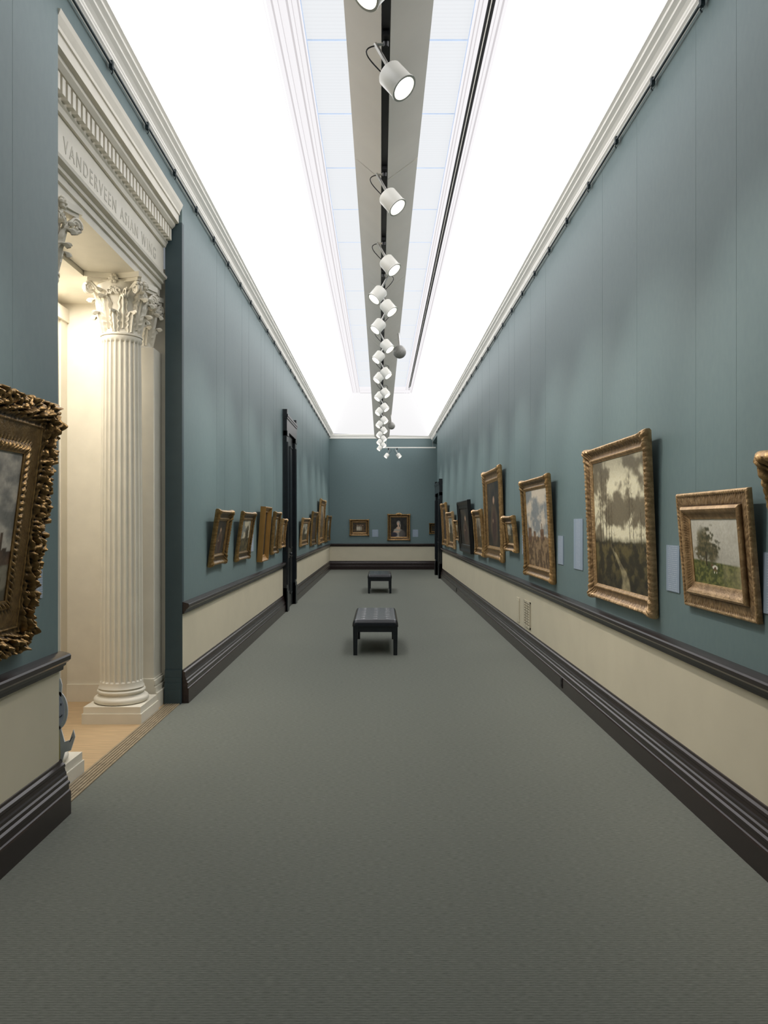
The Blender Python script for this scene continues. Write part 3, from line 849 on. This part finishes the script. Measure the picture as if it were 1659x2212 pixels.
def wlabel(wall, a, b, z0, z1):
    c = (a+b)/2; w = abs(b-a); h = z1-z0
    g = G(); g.box(-w/2, w/2, -h/2, h/2, 0, .006)
    o = g.obj('wall_label', M['label'])
    if wall == 'R': U = Vector((0,-1,0)); N = Vector((-1,0,0)); P = Vector((XR-.0005, c, (z0+z1)/2))
    elif wall == 'L': U = Vector((0,1,0)); N = Vector((1,0,0)); P = Vector((XL+.0005, c, (z0+z1)/2))
    else: U = Vector((1,0,0)); N = Vector((0,-1,0)); P = Vector((c, YE-.0005, (z0+z1)/2))
    V = Vector((0,0,1))
    o.matrix_world = Matrix(((U.x,V.x,N.x,P.x),(U.y,V.y,N.y,P.y),(U.z,V.z,N.z,P.z),(0,0,0,1)))
    tag(o, "blue-grey printed text card on the teal wall beside a painting", "wall label", "text cards beside the paintings")
for t in [('R',3.44,3.66,1.22,1.51),('R',4.69,4.9,1.22,1.51),('R',6.93,7.25,1.22,1.69),('R',7.67,7.9,1.23,1.52),('R',9.72,9.9,1.25,1.5),('L',4.0,4.1,1.25,1.4),
          ('E',-.30,-.08,1.16,1.42),('E',1.14,1.34,1.16,1.42),('L',10.7,10.9,1.25,1.5),('R',14.5,14.7,1.25,1.5)]:
    wlabel(*t)

# ---------------------------------------------------------------- benches
def bench(x, y, lab):
    root = empty('bench', (x, y, 0), lab, 'bench', 'black leather gallery benches')
    W, L = .285, .70
    g = G(); nx, ny = 36, 84; v = []; f = []
    def top(px, py):
        ex = W-abs(px); ey = L-abs(py); r = .045
        z = .445
        for e in (ex, ey):
            if e < r: z -= r-math.sqrt(max(0, r*r-(r-e)**2))
        for ix in (-1, 0, 1):
            for iy in range(-3, 4):
                d = math.hypot(px-ix*.16, py-iy*.19); z -= .008*math.exp(-(d/.022)**2)
        return z
    for j in range(ny+1):
        for i in range(nx+1):
            px = -W+2*W*i/nx; py = -L+2*L*j/ny; v.append((px, py, top(px, py)))
    for j in range(ny):
        for i in range(nx): a = j*(nx+1)+i; f.append((a, a+1, a+nx+2, a+nx+1))
    ring = [i for i in range(nx+1)]+[j*(nx+1)+nx for j in range(1, ny+1)]+[ny*(nx+1)+i for i in range(nx-1, -1, -1)]+[j*(nx+1) for j in range(ny-1, 0, -1)]
    b0 = len(v)
    for r in ring: v.append((v[r][0], v[r][1], .365))
    m = len(ring)
    for k in range(m): f.append((ring[k], b0+k, b0+(k+1) % m, ring[(k+1) % m]))
    f.append(tuple(b0+k for k in range(m)))
    g.add(v, f); autosmooth(g.obj('seat', M['leather'], root), 60)
    g = G(); g.box(-.27, .27, -.685, -.655, .29, .365); g.box(-.27, .27, .655, .685, .29, .365); g.box(-.27, -.24, -.655, .655, .29, .365); g.box(.24, .27, -.655, .655, .29, .365)
    g.obj('apron', M['black'], root)
    for sx in (-1, 1):
        for sy in (-1, 1):
            g = G(); cx, cy = sx*.25, sy*.665
            t, b = .029, .024
            v = [(cx-b,cy-b,0),(cx+b,cy-b,0),(cx+b,cy+b,0),(cx-b,cy+b,0),(cx-t,cy-t,.365),(cx+t,cy-t,.365),(cx+t,cy+t,.365),(cx-t,cy+t,.365)]
            g.add(v, boxgeo(0,1,0,1,0,1)[1]); g.obj('leg', M['black'], root)
bench(-.065, 10.22, "black tufted leather bench with four square legs on carpet")
bench(-.02, 18.6, "black leather bench with square legs further along the carpet")

# ---------------------------------------------------------------- light beam, track
CX = .03
beam = empty('lighting_beam', (CX, 10, 4.6), "long grey V-shaped suspended lighting beam with black track", "light fixture")
sec = [(-.235,4.55),(-.025,4.375),(-.025,4.41),(.025,4.41),(.025,4.375),(.265,4.55),(.265,4.60),(-.235,4.60)]
ycuts = [-1.55, .28, 3.17, 6.06, 8.95, 11.84, 14.73, 17.62, 20.51, 23.4, 25.6]
for a, b in zip(ycuts[:-1], ycuts[1:]):
    g = G(); g.prism(sec, lambda p, t: (CX+p[0], t, p[1]), a+.006, b-.006); loc(g.obj('beam_casing', M['beam']), beam)
g = G(); g.box(CX-.022, CX+.022, -1.55, 25.6, 4.36, 4.405); loc(g.obj('track', M['slot']), beam)
g = G(); g.box(CX-.2, CX+.2, -1.55, 25.6, 4.602, 4.62); loc(g.obj('beam_cap', M['beam']), beam)
for y in ycuts[1:-1]:
    g = G(); g.tube([(CX, y, 4.62), (CX, y, 5.86)], .008); loc(g.obj('suspension_rod', M['steel']), beam)

# spotlights
def spot_parts(side):
    d = Vector((side*1.75, -.75, -2.3)).normalized()
    jt = Vector((side*.03, 0, -.20))
    c = Vector((side*.06, -.02, -.26))
    R = d.to_track_quat('Z', 'Y').to_matrix()
    def X(p): return c+R@Vector(p)
    g1 = G(); g1.box(-.018, .018, -.06, .06, -.03, 0); g1.lathe([(.014,-.06),(.016,-.03)], 12)
    g2 = G(); g2.tube([(-side*.06, .02, -.03), jt], .011, 8); g2.tube([(0, 0, -.045), (-side*.06, .02, -.035)], .008, 6); g2.tube([jt, c-d*.05], .009, 8)
    g3 = G(); G3 = G(); G3.lathe([(.03,-.075),(.068,-.072),(.074,-.064),(.074,.058),(.078,.062),(.078,.07),(.066,.07),(.062,.045),(.058,.04)], 32)
    g3.add([X(p) for p in G3.v], G3.f)
    g4 = G(); G4 = G(); G4.lathe([(.056,.046),(.055,.052),(.03,.056),(.005,.057)], 24); g4.add([X(p) for p in G4.v], G4.f)
    g5 = G(); pts = []
    for i in range(13):
        t = i/12; pts.append((-side*(.02+.09*math.sin(t*math.pi)), .03, -.03-.16*t+.04*math.sin(t*math.pi)))
    g5.tube(pts, .004, 5)
    return d, c, [('mount', g1, 'slot'), ('arm', g2, 'steel'), ('lamp_shade', g3, 'lampw'), ('lens', g4, 'lens'), ('cable', g5, 'cable')]
masters = {}
def spotlight(side, x, y, z, power=True):
    lab = "white drum spotlight on silver arm aimed down at the paintings"
    root = empty('track_spotlight', (x, y, z), lab, 'spotlight', 'white spotlights along the track')
    if side not in masters:
        d, c, parts = spot_parts(side); ms = []
        for (n, g, mm) in parts:
            o = autosmooth(g.obj(n, M[mm], root), 40); ms.append(o)
        ld = bpy.data.lights.new('lamp', 'SPOT'); ld.energy = 120; ld.spot_size = math.radians(66); ld.spot_blend = 1.0; ld.shadow_soft_size = .04; ld.color = (1, .94, .86)
        lo = bpy.data.objects.new('bulb', ld); COL.objects.link(lo); lo.parent = root
        lo.matrix_local = Matrix.Translation(c+d*.075)@d.to_track_quat('-Z', 'Y').to_matrix().to_4x4()
        ms.append(lo); masters[side] = ms
    else:
        for o in masters[side]:
            n = o.copy(); n.parent = root; COL.objects.link(n)
    return root
for y in [4.25, 5.84, 7.28, 8.72, 10.6, 12.5, 14.4, 16.2, 18.2, 20.2, 22.2, 24.0]: spotlight(1, CX, y, 4.36)
for y in [3.50, 8.22, 9.53, 11.3, 12.9, 14.8, 16.8, 19.0, 21.2, 23.1, 25.0]: spotlight(-1, CX, y, 4.36)
# dome devices
for (y) in (11.6, 20.4):
    root = empty('ceiling_dome', (.29, y, 4.25), "grey round dome device hung under the lighting beam", "dome device", "dome devices on the beam")
    g = G(); pr = [(.1*math.cos(a), .1*math.sin(a)) for a in [-math.pi/2+.05+i*(math.pi-.1)/16 for i in range(17)]]
    g.lathe(pr, 32); autosmooth(g.obj('dome', M['dome'], root), 60)
    g = G(); g.tube([(0, 0, .09), (-.02, 0, .301)], .012); g.obj('stem', M['steel'], root)
# end bar with spots
root = empty('spotlight_bar', (1.0, 26.3, 4.25), "thin white bar carrying small spotlights before the end wall", "light fixture")
g = G(); g.box(-.9, .9, -.02, .02, -.02, .02); g.obj('bar', M['lampw'], root)
for x in (-.8, .8):
    g = G(); g.tube([(x, 0, .02), (x, 0, .75 if x > 0 else 1.0)], .006); g.obj('suspension_rod', M['steel'], root)
for x in (.27, .57):
    spotlight(-1 if x < .3 else 1, x, 26.3, 4.23)

# ---------------------------------------------------------------- vents, outlets, cutout
def vent(y0, y1, z0, z1, solid=False):
    g = G(); t = .02
    X0, X1 = XR-.006-.012, XR-.005
    if solid:
        g.box(X0+.004, X1, y0, y1, z0, z1); g.box(X0, X0+.004, y0+.02, y1-.02, z0+.03, z1-.03)
        return tag(g.obj('cover_plate', M['cream']), "small cream cover plate on the wainscot", "cover plate")
    g.box(X0, X1, y0, y0+t, z0, z1); g.box(X0, X1, y1-t, y1, z0, z1); g.box(X0, X1, y0, y1, z0, z0+t); g.box(X0, X1, y0, y1, z1-t, z1)
    n = 9
    for i in range(n):
        zc = z0+t+(z1-z0-2*t)*(i+.5)/n
        for k in range(3):
            yc = y0+t+(y1-y0-2*t)*(k+.5)/3; r = .045
            P = [(X0+.005, yc+r*math.cos(a), zc+.016*math.sin(a)) for a in [j*math.pi/5 for j in range(11)]]
            g.tube(P, .006, 5)
    root = empty('wall_vent', (0, 0, 0), "ornate cream metal vent grille set in the wainscot", "vent grille")
    g.obj('grille', M['vent'], root)
    g = G(); g.box(X1-.002, X1, y0, y1, z0, z1); g.obj('backing', M['ventbk'], root)
vent(9.32, 9.72, .35, .68); vent(10.05, 10.25, .34, .66, True)
for (y, z) in ((7.5, .085), (17.9, .09)):
    g = G(); g.box(XR-.068, XR-.061, y-.035, y+.035, z-.05, z+.05); g.box(XR-.071, XR-.068, y-.018, y+.018, z+.006, z+.035); g.box(XR-.071, XR-.068, y-.018, y+.018, z-.035, z-.006)
    tag(g.obj('wall_outlet', M['outlet']), "dark electrical outlet on the baseboard", "outlet", "baseboard outlets")
root = empty('cutout_figure', (-1.83, 4.40, 0), "flat painted cutout of a waving smiling figure beside the column", "cutout")
def ellp(cx, cz, rx, rz, n=28): return [(cx+rx*math.cos(2*math.pi*i/n), cz+rz*math.sin(2*math.pi*i/n)) for i in range(n)]
g = G()
pl = lambda p, t: (p[0], t, p[1])
g.prism(ellp(-.04, .57, .068, .115), pl, 0, .008); g.prism([(-.08,0),(-.01,0),(-.008,.26),(.01,.33),(.045,.34),(.07,.42),(.06,.46),(.04,.40),(.01,.39),(-.015,.48),(-.08,.5)], pl, 0, .008)
g.prism([(-.045,.62),(-.01,.62),(-.005,.72),(-.015,.755),(-.035,.75),(-.043,.70)], pl, 0, .008)
g.obj('board', M['cut_white'], root)
g = G(); g.prism(ellp(-.046, .57, .056, .10), pl, -.002, 0); g.obj('face', M['cut_lav'], root)
g = G(); g.prism([(-.07,.22),(-.017,.22),(-.014,.33),(-.02,.46),(-.07,.46)], pl, -.002, 0); g.obj('shirt', M['cut_yel'], root)
g = G(); g.tube([(-.02+.018*math.cos(a), -.003, .555+.022*math.sin(a)) for a in [math.pi*(1.1+.8*i/10) for i in range(11)]], .0022, 5); g.tube([(-.01,-.003,.60),(-.01,-.003,.612)], .003, 4); g.tube([(.04,-.003,.39),(.055,-.003,.42)], .002, 4)
g.obj('drawn_line', M['cut_blk'], root)

# ---------------------------------------------------------------- lights
def area(name, loc_, size, energy, color, rot=(0,0,0), sy=None):
    l = bpy.data.lights.new(name, 'AREA'); l.energy = energy; l.size = size; l.color = color
    if sy: l.shape = 'RECTANGLE'; l.size_y = sy
    o = bpy.data.objects.new(name, l); COL.objects.link(o); o.location = loc_; o.rotation_euler = rot; return o
area('passage_light', (-2.68, 5.66, 3.66), .35, 38, (1, .95, .88), sy=2.2)
w = bpy.data.worlds.new('World'); scene.world = w; w.use_nodes = True
w.node_tree.nodes['Background'].inputs[0].default_value = (.6,.65,.7,1); w.node_tree.nodes['Background'].inputs[1].default_value = .3

# ---------------------------------------------------------------- camera
cam = bpy.data.cameras.new('Camera'); co = bpy.data.objects.new('Camera', cam); COL.objects.link(co)
cam.sensor_fit = 'AUTO'; cam.sensor_width = 36; cam.lens = 36*F/2212
cam.shift_x = 7.5/2212; cam.shift_y = 24/2212
co.location = (0, 0, H); co.rotation_euler = (math.radians(90), 0, 0)
cam.clip_start = .05; cam.clip_end = 100
scene.camera = co
